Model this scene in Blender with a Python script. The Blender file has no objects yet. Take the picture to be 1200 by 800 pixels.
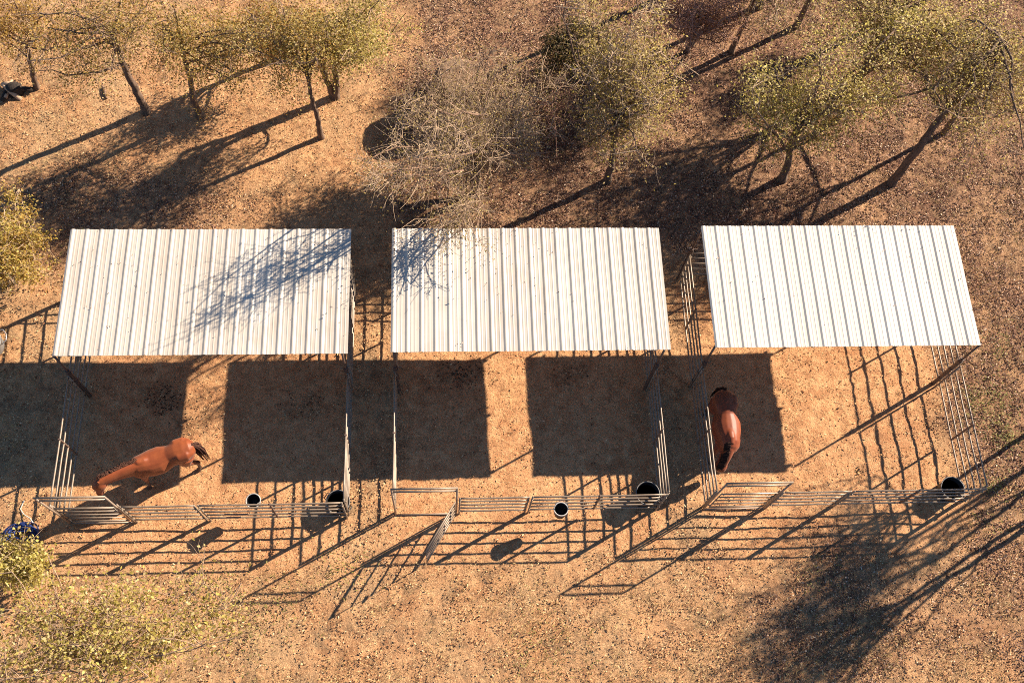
import bpy, bmesh, math, random
import numpy as np
from mathutils import Vector, Matrix, Quaternion

scene = bpy.context.scene
COL = scene.collection
R = math.radians

# ------------------------------------------------------------------ helpers
def link_mesh(name, verts, faces, mat=None, parent=None, smooth=False):
    me = bpy.data.meshes.new(name)
    me.from_pydata([tuple(v) for v in verts], [], [tuple(f) for f in faces])
    me.update()
    if smooth:
        me.polygons.foreach_set('use_smooth', [True] * len(me.polygons))
    o = bpy.data.objects.new(name, me)
    COL.objects.link(o)
    if mat: me.materials.append(mat)
    if parent: o.parent = parent
    return o

def fast_mesh(name, V, nper, mat, parent=None, smooth=False):
    """V: (n*nper,3) array of separate polygons of nper corners each."""
    V = np.ascontiguousarray(V, dtype=np.float32)
    nv = len(V); nf = nv // nper
    me = bpy.data.meshes.new(name)
    me.vertices.add(nv); me.vertices.foreach_set('co', V.ravel())
    me.loops.add(nv); me.loops.foreach_set('vertex_index', np.arange(nv, dtype=np.int32))
    me.polygons.add(nf)
    me.polygons.foreach_set('loop_start', np.arange(0, nv, nper, dtype=np.int32))
    me.polygons.foreach_set('loop_total', np.full(nf, nper, dtype=np.int32))
    me.update(calc_edges=True)
    me.materials.append(mat)
    o = bpy.data.objects.new(name, me); COL.objects.link(o)
    if parent: o.parent = parent
    return o

def thing(name, label, cat, loc=(0, 0, 0), rz=0.0, group=None):
    o = bpy.data.objects.new(name, None); COL.objects.link(o)
    o.empty_display_size = .2
    o.location = loc; o.rotation_euler = (0, 0, rz)
    o['label'] = label; o['category'] = cat
    if group: o['group'] = group
    return o

def tag(o, label=None, cat=None, group=None, kind=None):
    if label: o['label'] = label
    if cat: o['category'] = cat
    if group: o['group'] = group
    if kind: o['kind'] = kind
    return o

class MB:
    """collects tubes / boxes / lathes into one mesh"""
    def __init__(s): s.v = []; s.f = []
    def add(s, verts, faces):
        b = len(s.v); s.v += [tuple(p) for p in verts]; s.f += [tuple(b + i for i in f) for f in faces]
    def tube(s, pts, r, n=8, cap=True):
        pts = [Vector(p) for p in pts]
        m = len(pts)
        rr = r if isinstance(r, (list, tuple)) else [r] * m
        up = None; V = []; F = []
        for i in range(m):
            t = (pts[min(i + 1, m - 1)] - pts[max(i - 1, 0)])
            if t.length < 1e-9: t = Vector((0, 0, 1))
            t.normalize()
            if up is None:
                up = Vector((0, 0, 1)) if abs(t.z) < .9 else Vector((1, 0, 0))
            up = (up - t * up.dot(t))
            if up.length < 1e-6: up = t.orthogonal()
            up.normalize()
            sd = t.cross(up)
            for k in range(n):
                a = 2 * math.pi * k / n
                V.append(pts[i] + (up * math.cos(a) + sd * math.sin(a)) * rr[i])
        for i in range(m - 1):
            for k in range(n):
                k2 = (k + 1) % n
                F.append((i * n + k, i * n + k2, (i + 1) * n + k2, (i + 1) * n + k))
        if cap:
            F.append(tuple(range(n - 1, -1, -1))); F.append(tuple((m - 1) * n + k for k in range(n)))
        s.add(V, F)
    def box(s, c, d, rz=0.0):
        cx, cy, cz = c; hx, hy, hz = d[0] / 2, d[1] / 2, d[2] / 2
        ca, sa = math.cos(rz), math.sin(rz)
        V = []
        for z in (-hz, hz):
            for x, y in ((-hx, -hy), (hx, -hy), (hx, hy), (-hx, hy)):
                V.append((cx + x * ca - y * sa, cy + x * sa + y * ca, cz + z))
        s.add(V, [(0, 3, 2, 1), (4, 5, 6, 7), (0, 1, 5, 4), (1, 2, 6, 5), (2, 3, 7, 6), (3, 0, 4, 7)])
    def lathe(s, prof, n=32, c=(0, 0, 0), wob=0.0, seed=0):
        rnd = random.Random(seed)
        w = [1 + wob * math.sin(2 * math.pi * k / n * 2 + 1) for k in range(n)]
        V = []; F = []
        for r, z in prof:
            for k in range(n):
                a = 2 * math.pi * k / n
                V.append((c[0] + r * w[k] * math.cos(a), c[1] + r * w[k] * math.sin(a), c[2] + z))
        for i in range(len(prof) - 1):
            for k in range(n):
                k2 = (k + 1) % n
                F.append((i * n + k, i * n + k2, (i + 1) * n + k2, (i + 1) * n + k))
        if prof[0][0] > 1e-4: F.append(tuple(range(n - 1, -1, -1)))
        if prof[-1][0] > 1e-4: F.append(tuple((len(prof) - 1) * n + k for k in range(n)))
        s.add(V, F)
    def build(s, name, mat, parent=None, smooth=False):
        return link_mesh(name, s.v, s.f, mat, parent, smooth)

def copy_tree(o, parent=None):
    c = o.copy(); COL.objects.link(c)
    if parent: c.parent = parent
    for ch in list(o.children): copy_tree(ch, c)
    return c

# ------------------------------------------------------------------ noise
def hash2(ix, iy, seed):
    ix = ix.astype(np.int64).astype(np.uint64); iy = iy.astype(np.int64).astype(np.uint64)
    h = ix * np.uint64(374761393) + iy * np.uint64(668265263) + np.uint64(seed * 974711 + 7)
    h = (h ^ (h >> np.uint64(13))) * np.uint64(1274126177)
    h = h ^ (h >> np.uint64(16))
    return (h & np.uint64(0xFFFFFF)).astype(np.float64) / float(0xFFFFFF)

def vnoise(x, y, seed):
    x0 = np.floor(x); y0 = np.floor(y); fx = x - x0; fy = y - y0
    fx = fx * fx * (3 - 2 * fx); fy = fy * fy * (3 - 2 * fy)
    a = hash2(x0, y0, seed); b = hash2(x0 + 1, y0, seed); c = hash2(x0, y0 + 1, seed); d = hash2(x0 + 1, y0 + 1, seed)
    return a + (b - a) * fx + (c - a) * fy + (a - b - c + d) * fx * fy

def fbm(x, y, seed, octv=4):
    s = 0; a = .5; t = 0
    for k in range(octv):
        s = s + a * vnoise(x * 2 ** k + 17.3 * k, y * 2 ** k - 9.1 * k, seed + k); t += a; a *= .5
    return s / t

PENS = [dict(xl=-9.03, xr=-2.32, gw=1.51, yf=6.11, rxl=-8.98, rxr=-2.20, ryf=9.37, ryb=12.69),
        dict(xl=-1.165, xr=5.43, gw=1.50, yf=6.16, rxl=-1.20, rxr=5.53, ryf=9.39, ryb=12.71),
        dict(xl=6.605, xr=13.35, gw=1.55, yf=6.15, rxl=6.62, rxr=13.27, ryf=9.43, ryb=12.77)]
YB = 12.70      # back fence line
FH = 1.52; BH = 2.44

def bare_mask(x, y):
    """1 where the dirt is trodden bare: in and just around the pens"""
    m = np.zeros_like(x)
    n = (fbm(x * .9, y * .9, 5) - .5) * 1.3
    for p in PENS:
        dx = np.maximum(p['xl'] - x, x - p['xr']); dy = np.maximum(p['yf'] - 1.2 - y, y - 12.4)
        d = np.maximum(dx, dy) + n
        m = np.maximum(m, np.clip(.5 - d * 1.6, 0, 1))
    # the open worn ground between the trees at upper left
    d = np.hypot((x + 4.6) / 5.2, (y - 16.6) / 3.0) + n * .35
    m = np.maximum(m, np.clip(1.15 - d, 0, .4))
    return m

def ground_z(x, y):
    b = bare_mask(x, y)
    z = (fbm(x * .35, y * .35, 11, 3) - .5) * .10
    z = z + (fbm(x * 2.2, y * 2.2, 21, 3) - .5) * .035
    hoof = vnoise(x * 5.5, y * 5.5, 31); hoof = np.clip(.44 - hoof, 0, 1) * -.075
    pen3 = np.clip(1 - np.maximum(np.abs(x - 10.6) - 2.6, np.abs(y - 8.2) - 1.8) * 2, 0, 1)
    z = z + hoof * b * (.45 + .55 * pen3) + (fbm(x * 9, y * 9, 41, 2) - .5) * .022
    fade = np.clip(1 - (np.hypot(x, y - 10) - 40) / 60, 0, 1)
    return z * fade

# ------------------------------------------------------------------ materials
class NT:
    def __init__(s, name):
        s.m = bpy.data.materials.new(name); s.m.use_nodes = True
        s.t = s.m.node_tree; s.n = s.t.nodes; s.l = s.t.links
        s.b = s.n['Principled BSDF']; s.out = s.n['Material Output']
    def node(s, t, **kw):
        n = s.n.new(t)
        for k, v in kw.items():
            if k in n.inputs: n.inputs[k].default_value = v
            else: setattr(n, k, v)
        return n
    def link(s, a, b): s.l.new(a, b)
    def coord(s, scale=(1, 1, 1)):
        tc = s.node('ShaderNodeTexCoord'); mp = s.node('ShaderNodeMapping')
        mp.inputs['Scale'].default_value = scale
        s.link(tc.outputs['Object'], mp.inputs['Vector']); return mp.outputs['Vector']
    def noise(s, vec, scale, detail=4, rough=.6, dist=0.0):
        n = s.node('ShaderNodeTexNoise'); n.inputs['Scale'].default_value = scale
        n.inputs['Detail'].default_value = detail; n.inputs['Roughness'].default_value = rough
        n.inputs['Distortion'].default_value = dist
        s.link(vec, n.inputs['Vector']); return n.outputs['Fac']
    def ramp(s, fac, stops, interp='LINEAR'):
        r = s.node('ShaderNodeValToRGB'); cr = r.color_ramp; cr.interpolation = interp
        while len(cr.elements) < len(stops): cr.elements.new(.5)
        for e, (p, c) in zip(cr.elements, stops):
            e.position = p; e.color = (c[0], c[1], c[2], 1) if hasattr(c, '__len__') else (c, c, c, 1)
        s.link(fac, r.inputs['Fac']); return r.outputs['Color']
    def mix(s, fac, a, b, mode='MIX'):
        n = s.node('ShaderNodeMix', data_type='RGBA', blend_type=mode)
        for sock, val in ((n.inputs[0], fac), (n.inputs[6], a), (n.inputs[7], b)):
            if hasattr(val, 'is_linked'): s.link(val, sock)
            elif hasattr(val, '__len__'): sock.default_value = (*val[:3], 1)
            else: sock.default_value = val
        return n.outputs[2]
    def math(s, op, a, b=0.0):
        n = s.node('ShaderNodeMath', operation=op)
        for sock, val in ((n.inputs[0], a), (n.inputs[1], b)):
            if hasattr(val, 'is_linked'): s.link(val, sock)
            else: sock.default_value = val
        return n.outputs[0]
    def bump(s, h, strength=.5, dist=.02):
        n = s.node('ShaderNodeBump'); n.inputs['Strength'].default_value = strength; n.inputs['Distance'].default_value = dist
        s.link(h, n.inputs['Height']); s.link(n.outputs['Normal'], s.b.inputs['Normal'])
    def color(s, c):
        if hasattr(c, 'is_linked'): s.link(c, s.b.inputs['Base Color'])
        else: s.b.inputs['Base Color'].default_value = (*c[:3], 1)
    def set(s, rough=.6, metal=0.0, spec=.5):
        s.b.inputs['Roughness'].default_value = rough; s.b.inputs['Metallic'].default_value = metal
        s.b.inputs['Specular IOR Level'].default_value = spec

def mat_ground():
    t = NT('trodden_earth'); v = t.coord()
    bare = t.node('ShaderNodeAttribute', attribute_name='bare').outputs['Fac']
    moist = t.node('ShaderNodeAttribute', attribute_name='moist').outputs['Fac']
    litter_amt = t.node('ShaderNodeAttribute', attribute_name='litter').outputs['Fac']  # leaf litter cover, for the dark mauve-brown colour of the littered ground
    grain = t.noise(v, 40, 4, .8); mid = t.noise(v, 3.2, 5, .65); big = t.noise(v, .45, 4, .6)
    clod = t.noise(v, 11, 4, .7)
    dirt = t.ramp(mid, [(.30, (.33, .143, .062)), (.5, (.51, .245, .110)), (.70, (.66, .38, .185))])
    rough_ = t.ramp(mid, [(.28, (.20, .09, .042)), (.5, (.43, .215, .097)), (.72, (.64, .375, .18))])
    c = t.mix(bare, rough_, dirt)
    c = t.mix(t.math('MULTIPLY', litter_amt, .88), c, t.ramp(clod, [(.3, (.06, .028, .021)), (.7, (.20, .096, .064))]))
    c = t.mix(t.ramp(big, [(.4, 0), (.65, .4)]), c, (.72, .41, .20))
    tuft = t.noise(v, 1.9, 5, .72, .4)
    c = t.mix(t.math('MULTIPLY', t.ramp(tuft, [(.50, 0), (.62, .75)]), t.math('SUBTRACT', 1.0, bare)), c, (.17, .10, .055))
    grey = t.noise(v, .55, 4, .7)
    c = t.mix(t.math('MULTIPLY', t.ramp(grey, [(.42, 0), (.6, .5)]), t.math('MULTIPLY', t.math('SUBTRACT', 1.0, bare), t.math('SUBTRACT', 1.0, litter_amt))), c, (.40, .27, .145))
    # grains: dark crumbs and pale straw flecks
    clump = t.noise(v, 4.2, 5, .78, .3)
    c = t.mix(t.math('MULTIPLY', t.ramp(clump, [(.40, .85), (.50, 0)]), t.math('ADD', t.math('MULTIPLY', litter_amt, .85), .12)), c, (.055, .022, .018))
    c = t.mix(t.math('MULTIPLY', t.ramp(clump, [(.54, 0), (.66, .55)]), litter_amt), c, (.50, .30, .185))
    amp = t.ramp(t.noise(v, .8, 4, .65), [(.36, .45), (.6, 1.0)])
    c = t.mix(t.math('MULTIPLY', t.ramp(grain, [(.35, .75), (.44, 0)]), amp), c, (.10, .045, .022))
    c = t.mix(t.math('MULTIPLY', t.ramp(grain, [(.55, 0), (.66, .8)]), amp), c, (.84, .58, .33))
    c = t.mix(t.ramp(clod, [(.26, .45), (.42, 0)]), c, (.17, .085, .045))
    mfac = t.math('MULTIPLY', moist, t.ramp(t.noise(v, 9, 4, .8), [(.38, 0), (.6, 1)]))
    c = t.mix(mfac, c, (.07, .036, .022))
    t.color(c); t.set(.95, 0, .15)
    h = t.math('ADD', t.math('MULTIPLY', clod, .8), t.math('MULTIPLY', grain, .5))
    t.bump(h, 1.0, .06)
    return t.m

def mat_leaf(name, stops, trans=.5, rough=.6):
    t = NT(name)
    g = t.node('ShaderNodeNewGeometry')
    c = t.ramp(g.outputs['Random Per Island'], stops)
    t.color(c); t.set(rough, 0, .25)
    if trans > 0:
        tr = t.node('ShaderNodeBsdfTranslucent'); t.link(c, tr.inputs['Color'])
        mx = t.node('ShaderNodeMixShader'); mx.inputs[0].default_value = trans
        t.link(t.b.outputs[0], mx.inputs[1]); t.link(tr.outputs[0], mx.inputs[2]); t.link(mx.outputs[0], t.out.inputs['Surface'])
    return t.m

def mat_bark(name, a, b, scale=14):
    t = NT(name); v = t.coord((1, 1, .25))
    n = t.noise(v, scale, 5, .7); t.color(t.ramp(n, [(.3, a), (.7, b)])); t.set(.9, 0, .2); t.bump(n, .8, .02)
    return t.m

def mat_paint(name, base, worn, rough=.5, metal=0.0, scale=6, spec=.5, worn_amt=.6):
    t = NT(name); v = t.coord()
    n = t.noise(v, scale, 5, .7); n2 = t.noise(v, scale * 7, 3, .6)
    c = t.mix(t.ramp(n, [(.48, 0), (.68, worn_amt)]), base, worn)
    c = t.mix(t.ramp(n2, [(.62, 0), (.75, .35)]), c, [x * .5 for x in worn])
    t.color(c); t.set(rough, metal, spec); t.bump(n2, .15, .004)
    return t.m

def mat_roof(name, base, dust, amt, seed):
    t = NT(name)
    tc = t.node('ShaderNodeTexCoord'); mp = t.node('ShaderNodeMapping'); mp.inputs['Location'].default_value = (seed, seed * 2, 0)
    t.link(tc.outputs['Object'], mp.inputs['Vector']); v = mp.outputs['Vector']
    mp2 = t.node('ShaderNodeMapping'); mp2.inputs['Scale'].default_value = (3.2, .16, 1); t.link(v, mp2.inputs['Vector'])
    streak = t.noise(mp2.outputs['Vector'], 2.6, 5, .7); spot = t.noise(v, 1.1, 5, .65); fine = t.noise(v, 22, 3, .6)
    c = t.mix(t.ramp(streak, [(.42, 0), (.72, amt)]), base, dust)
    c = t.mix(t.ramp(spot, [(.5, 0), (.78, amt * .8)]), c, [x * .85 for x in dust])
    sx = t.node('ShaderNodeSeparateXYZ'); t.link(tc.outputs['Object'], sx.inputs[0])
    wn = t.node('ShaderNodeTexWhiteNoise', noise_dimensions='1D'); t.link(t.math('FLOOR', t.math('DIVIDE', sx.outputs['X'], 1.0095)), wn.inputs['W'])
    c = t.mix(t.math('MULTIPLY', wn.outputs['Value'], .22), c, [x * .7 for x in dust])
    c = t.mix(t.ramp(fine, [(.70, 0), (.76, .55)]), c, (.30, .24, .18))
    t.color(c); t.set(.42, 0, .45); t.bump(spot, .05, .01)
    return t.m

M = {}
M['ground'] = mat_ground()
M['rail'] = mat_paint('tan_pipe_paint', (.225, .17, .12), (.13, .08, .052), .42, .1, 5)
M['stay'] = mat_paint('dark_strap_steel', (.15, .10, .075), (.11, .06, .04), .6, .2, 9)
M['post'] = mat_paint('brown_post_paint', (.085, .055, .043), (.16, .09, .06), .5, .1, 7)
M['bow'] = mat_paint('bow_pipe_paint', (.27, .20, .145), (.22, .14, .095), .45, .1, 5)
M['roof1'] = mat_roof('white_roof_sheet_dusty', (.53, .485, .415), (.43, .345, .26), .7, 3.1)
M['roof2'] = mat_roof('white_roof_sheet_stained', (.54, .495, .425), (.42, .345, .265), .6, 9.7)
M['roof3'] = mat_roof('white_roof_sheet_clean', (.60, .555, .48), (.48, .40, .31), .4, 15.3)
M['purlin'] = mat_paint('galvanised_purlin', (.30, .28, .26), (.17, .12, .09), .45, .6, 8)
M['rubber'] = mat_paint('black_rubber', (.012, .012, .014), (.03, .028, .026), .55, 0, 9, .4)
M['rimgrey'] = mat_paint('scuffed_pale_rim', (.42, .40, .37), (.25, .22, .2), .5, 0, 9)
M['bucketgrey'] = mat_paint('bucket_grey', (.16, .15, .14), (.09, .08, .075), .5, 0, 8)
M['wire'] = mat_paint('galvanised_wire', (.55, .54, .52), (.35, .32, .3), .35, .7, 9)
M['galv'] = mat_paint('grey_weathered_tub', (.20, .19, .18), (.12, .1, .09), .6, .1, 6)
M['hose'] = mat_paint('blue_hose', (.013, .028, .12), (.010, .014, .045), .4, 0, 12)
M['hosepale'] = mat_paint('pale_hose_end', (.5, .48, .42), (.3, .27, .22), .5, 0, 9)
M['bark'] = mat_bark('grey_brown_bark', (.06, .038, .027), (.21, .14, .10))
M['bark2'] = mat_bark('brown_bark', (.08, .045, .03), (.26, .165, .11))
M['twig'] = mat_bark('brown_twigs', (.20, .125, .08), (.44, .30, .19), 20)
M['twigpale'] = mat_bark('pale_bare_twigs', (.24, .155, .095), (.55, .40, .27), 20)
M['twigred'] = mat_bark('reddish_bare_twigs', (.24, .12, .09), (.48, .29, .21), 20)
w_ = NT('dark_tub_water'); w_.color((.012, .014, .014)); w_.set(.06, 0, .5); M['water'] = w_.m
M['charred'] = mat_bark('charred_wood', (.012, .010, .009), (.06, .045, .036))
M['hay'] = None

LEAF = {
 'olive': mat_leaf('olive_yellow_leaves', [(0, (.12, .09, .022)), (.3, (.28, .21, .05)), (.65, (.45, .345, .10)), (1, (.62, .49, .23))]),
 'gold': mat_leaf('golden_leaves', [(0, (.16, .08, .018)), (.35, (.36, .21, .04)), (.7, (.52, .34, .085)), (1, (.66, .48, .20))]),
 'orange': mat_leaf('rust_leaves', [(0, (.12, .045, .015)), (.4, (.28, .115, .03)), (.8, (.40, .21, .06)), (1, (.30, .24, .07))]),
 'green': mat_leaf('dull_green_leaves', [(0, (.06, .055, .016)), (.4, (.17, .14, .036)), (.75, (.31, .24, .065)), (1, (.50, .38, .15))]),
 'tan': mat_leaf('dry_tan_leaves', [(0, (.15, .10, .045)), (.35, (.32, .23, .09)), (.7, (.48, .36, .16)), (1, (.64, .50, .27))]),
 'lemon': mat_leaf('lemon_leaves', [(0, (.22, .17, .03)), (.4, (.43, .34, .07)), (.8, (.58, .46, .13)), (1, (.68, .55, .27))]),
 'pale': mat_leaf('pale_yellow_green_leaves', [(0, (.28, .23, .05)), (.35, (.52, .43, .10)), (.75, (.68, .57, .18)), (1, (.76, .66, .36))], .55),
 'dark': mat_leaf('dark_olive_leaves', [(0, (.025, .022, .008)), (.5, (.075, .062, .018)), (.85, (.17, .115, .035)), (1, (.27, .18, .06))]),
}
M['litter'] = mat_leaf('fallen_leaves', [(0, (.11, .045, .022)), (.2, (.24, .105, .05)), (.5, (.44, .22, .10)), (.76, (.55, .33, .155)), (.94, (.66, .44, .23)), (1, (.76, .57, .34))], .1, .8)
M['litterdark'] = mat_leaf('old_fallen_leaves', [(0, (.035, .016, .013)), (.35, (.11, .048, .036)), (.62, (.22, .11, .075)), (.83, (.42, .25, .16)), (.95, (.62, .43, .29)), (1, (.72, .56, .42))], .1, .8)
M['straw'] = mat_leaf('dry_grass_blades', [(0, (.22, .13, .05)), (.4, (.46, .31, .12)), (.75, (.64, .48, .22)), (.93, (.76, .62, .36)), (1, (.24, .22, .06))], .3, .7)
M['weed'] = mat_leaf('yellow_green_weeds', [(0, (.07, .075, .02)), (.5, (.22, .20, .05)), (1, (.40, .36, .11))], .35, .6)
M['clod'] = mat_paint('dark_manure', (.035, .022, .016), (.07, .045, .03), .95, 0, 12, .1)

# ------------------------------------------------------------------ ground
def ground():
    def lines(lo, hi, d, far):
        a = np.arange(lo, hi + 1e-6, d)
        s = np.cumsum(np.geomspace(.2, far / 4, 26))
        return np.concatenate([lo - s[::-1], a, hi + s])
    X = lines(-15.5, 20.5, .085, 300); Y = lines(.5, 26, .085, 300)
    gx, gy = np.meshgrid(X, Y); nx, ny = len(X), len(Y)
    z = ground_z(gx, gy)
    co = np.stack([gx, gy, z], -1).reshape(-1, 3).astype(np.float32)
    i = np.arange(nx - 1); j = np.arange(ny - 1); ii, jj = np.meshgrid(i, j)
    a = (jj * nx + ii).ravel()
    q = np.stack([a, a + 1, a + nx + 1, a + nx], -1).astype(np.int32)
    me = bpy.data.meshes.new('ground')
    me.vertices.add(len(co)); me.vertices.foreach_set('co', co.ravel())
    me.loops.add(q.size); me.loops.foreach_set('vertex_index', q.ravel())
    me.polygons.add(len(q)); me.polygons.foreach_set('loop_start', np.arange(0, q.size, 4, dtype=np.int32)); me.polygons.foreach_set('loop_total', np.full(len(q), 4, dtype=np.int32))
    me.polygons.foreach_set('use_smooth', np.ones(len(q), dtype=bool))
    me.update(calc_edges=True)
    def attr(n, arr):
        at = me.attributes.new(n, 'FLOAT', 'POINT'); at.data.foreach_set('value', arr.astype(np.float32).ravel())
    b = bare_mask(gx, gy); attr('bare', b)
    m = np.zeros_like(gx)
    nz = fbm(gx * 2.1, gy * 2.1, 61)
    for cx, cy, rx, ry in ((-7.15, 9.3, .75, .55), (.55, 9.9, .8, .5), (-6.3, 8.6, .5, .4), (3.4, 9.9, .5, .35), (-3.6, 9.0, .6, .5), (10.9, 7.1, .22, .16)):
        d = np.hypot((gx - cx) / rx, (gy - cy) / ry) + (nz - .5) * 3.0
        m = np.maximum(m, np.clip(1.1 - d, 0, .62))
    attr('moist', m)
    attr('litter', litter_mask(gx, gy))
    me.materials.append(M['ground'])
    o = bpy.data.objects.new('ground', me); COL.objects.link(o)
    tag(o, 'orange brown trodden dirt ground', None, None, 'structure')

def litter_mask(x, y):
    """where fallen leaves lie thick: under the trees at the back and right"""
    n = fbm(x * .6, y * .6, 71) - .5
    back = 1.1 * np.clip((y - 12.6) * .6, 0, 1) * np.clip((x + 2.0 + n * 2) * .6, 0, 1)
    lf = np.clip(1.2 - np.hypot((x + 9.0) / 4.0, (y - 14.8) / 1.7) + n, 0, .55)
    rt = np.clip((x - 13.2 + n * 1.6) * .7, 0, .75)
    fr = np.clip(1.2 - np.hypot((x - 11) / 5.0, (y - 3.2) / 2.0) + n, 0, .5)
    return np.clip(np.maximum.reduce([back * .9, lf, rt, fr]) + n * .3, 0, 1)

rng = np.random.default_rng(7)
def area_pts(n, f):
    out = []
    tot = 0
    while tot < n:
        k = n * 2
        x = rng.uniform(-16, 21, k); y = rng.uniform(0.8, 25, k)
        keep = rng.uniform(0, 1, k) < f(x, y)
        x, y = x[keep], y[keep]; out.append(np.stack([x, y], 1)); tot += len(x)
    return np.concatenate(out)[:n]

def rand_frames(n, tilt):
    """random tangent frames: normals tilted from +Z by up to tilt"""
    az = rng.uniform(0, 2 * np.pi, n); th = np.abs(rng.normal(0, tilt, n))
    nrm = np.stack([np.sin(th) * np.cos(az), np.sin(th) * np.sin(az), np.cos(th)], 1)
    ref = rng.normal(0, 1, (n, 3)); u = np.cross(nrm, ref); u /= np.linalg.norm(u, axis=1)[:, None] + 1e-9
    w = np.cross(nrm, u); return u, w, nrm

def leaf_quads(P, L, W, tilt):
    n = len(P); u, w, nr = rand_frames(n, tilt)
    L = L[:, None]; W = W[:, None]
    fold = nr * W * .35
    V = np.stack([P - u * L, P - w * W + fold, P + u * L, P + w * W + fold], 1)
    return V.reshape(-1, 3)

def scatter():
    def dl(x, y): return np.clip(.10 + .95 * litter_mask(x, y) + .25 * (1 - bare_mask(x, y)), 0, 1)
    dl0 = dl
    def dl(x, y):
        n = fbm(x * 3.6, y * 3.6, 91, 3)
        return dl0(x, y) * np.clip((n - .30) * 3.4, .12, 1)
    P = area_pts(260000, dl); z = ground_z(P[:, 0], P[:, 1])
    P3 = np.column_stack([P, z + rng.uniform(.004, .05, len(P))])
    thick = litter_mask(P[:, 0], P[:, 1]) + rng.normal(0, .12, len(P)) > .45
    for sel, mm, lb in ((~thick, 'litter', 'brown and tan fallen leaves scattered over the dirt'), (thick, 'litterdark', 'thick dark reddish brown leaf litter under the trees')):
        Q = P3[sel]
        o = fast_mesh('leaf_litter', leaf_quads(Q, rng.uniform(.013, .040, len(Q)), rng.uniform(.007, .020, len(Q)), .7), 4, M[mm])
        tag(o, lb, 'leaf litter', None, 'stuff')
    # dry grass: thin blades in loose tufts
    def dg(x, y):
        n = fbm(x * 1.3, y * 1.3, 81)
        front = np.clip((5.4 - y) * .6, 0, 1); left = np.clip((-9.3 - x) * .7, 0, 1) * .6; back = np.clip((y - 13.5) * .4, 0, 1) * .45
        right = np.clip((x - 13.6) * .7, 0, 1) * .8
        return np.clip((np.maximum.reduce([front, left, back, right]) + .03) * np.clip((n - .33) * 3.2, 0, 1), 0, 1)
    P = area_pts(95000, dg); n = len(P); z = ground_z(P[:, 0], P[:, 1])
    base = np.column_stack([P, z - .005]); az = rng.uniform(0, 2 * np.pi, n); h = rng.uniform(.03, .12, n); lean = rng.uniform(.3, 1.5, n)
    d = np.stack([np.cos(az), np.sin(az), 0 * az], 1); s = np.stack([-np.sin(az), np.cos(az), 0 * az], 1) * rng.uniform(.003, .008, n)[:, None]
    tip = base + d * (h * lean)[:, None] + np.array([0, 0, 1.]) * h[:, None]
    o = fast_mesh('dry_grass', np.stack([base - s, base + s, tip], 1).reshape(-1, 3), 3, M['straw'])
    tag(o, 'short dry straw coloured grass in loose tufts', 'dry grass', None, 'stuff')
    # green-yellow weeds
    cs = []
    for cx, cy, r, k in ((14.6, 8.9, .9, 500), (15.0, 7.9, .6, 260), (14.4, 6.6, .5, 150), (-4.6, 3.9, 1.5, 420), (-2.4, 4.9, .9, 160), (2.4, 2.8, 1.3, 200), (-5.9, 4.2, 1.0, 300), (9.3, 4.3, .8, 60), (15.4, 10.6, 1.0, 160), (13.9, 5.6, .6, 90), (-9.6, 13.6, .9, 150)):
        cs.append(np.column_stack([rng.normal(cx, r * .5, k), rng.normal(cy, r * .4, k)]))
    P = np.concatenate(cs); n = len(P); z = ground_z(P[:, 0], P[:, 1])
    P3 = np.column_stack([P, z + rng.uniform(.02, .16, n)])
    o = fast_mesh('weeds', leaf_quads(P3, rng.uniform(.02, .05, n), rng.uniform(.008, .018, n), .7), 4, M['weed'])
    tag(o, 'low yellow green weeds growing in patches on the dirt', 'weeds', None, 'stuff')
    # straw bits lying in the pens
    def dp(x, y): return bare_mask(x, y)
    P = area_pts(16000, dp); n = len(P); z = ground_z(P[:, 0], P[:, 1])
    o = fast_mesh('straw', leaf_quads(np.column_stack([P, z + .012]), rng.uniform(.015, .045, n), rng.uniform(.003, .008, n), .2), 4, M['straw'])
    tag(o, 'pale bits of straw trodden into the pen dirt', 'straw', None, 'stuff')
    # dung clods
    mb = MB()
    for cx, cy, r, k in ((-7.15, 9.3, .5, 130), (.55, 9.9, .5, 110), (10.9, 7.1, .15, 22), (-6.4, 8.7, .35, 25), (-3.7, 9.2, .45, 22), (3.3, 9.8, .4, 20), (9.6, 5.2, .3, 8)):
        for i in range(k):
            x = rng.normal(cx, r * .6); y = rng.normal(cy, r * .5); s = rng.uniform(.008, .022)
            z = float(ground_z(np.array([x]), np.array([y]))[0])
            pr = [(.001, -s * .5), (s * .8, -s * .3), (s, .1 * s), (s * .6, s * .6), (.001, s * .8)]
            mb.lathe(pr, 6, (x, y, z + s * .2))
    o = mb.build('manure', M['clod'], None, True)
    tag(o, 'dark crumbly manure lying on the pen floor', 'manure', None, 'stuff')

def roof_leaves():
    A = []
    for p, n in ((PENS[0], 90), (PENS[1], 300), (PENS[2], 50)):
        u = rng.uniform(0, 1, n); v = rng.uniform(0, 1, n) ** (.55 if p is not PENS[1] else 1)
        if p is PENS[1]: u[:260] = np.clip(rng.normal(.2, .16, 260), .01, .99); v[:260] = 1 - np.abs(rng.normal(0, .22, 260)).clip(0, .95)
        x = p['rxl'] + u * (p['rxr'] - p['rxl']); y = p['ryf'] + v * (p['ryb'] - p['ryf'])
        A.append(np.column_stack([x, y, 2.78 + .05 * v + .026]))
    P = np.concatenate(A); n = len(P)
    o = fast_mesh('leaf_litter', leaf_quads(P, rng.uniform(.012, .030, n), rng.uniform(.006, .014, n), .25), 4, M['litterdark'])
    tag(o, 'dry leaf bits blown onto the white roofs', 'leaf litter', None, 'stuff')

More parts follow.
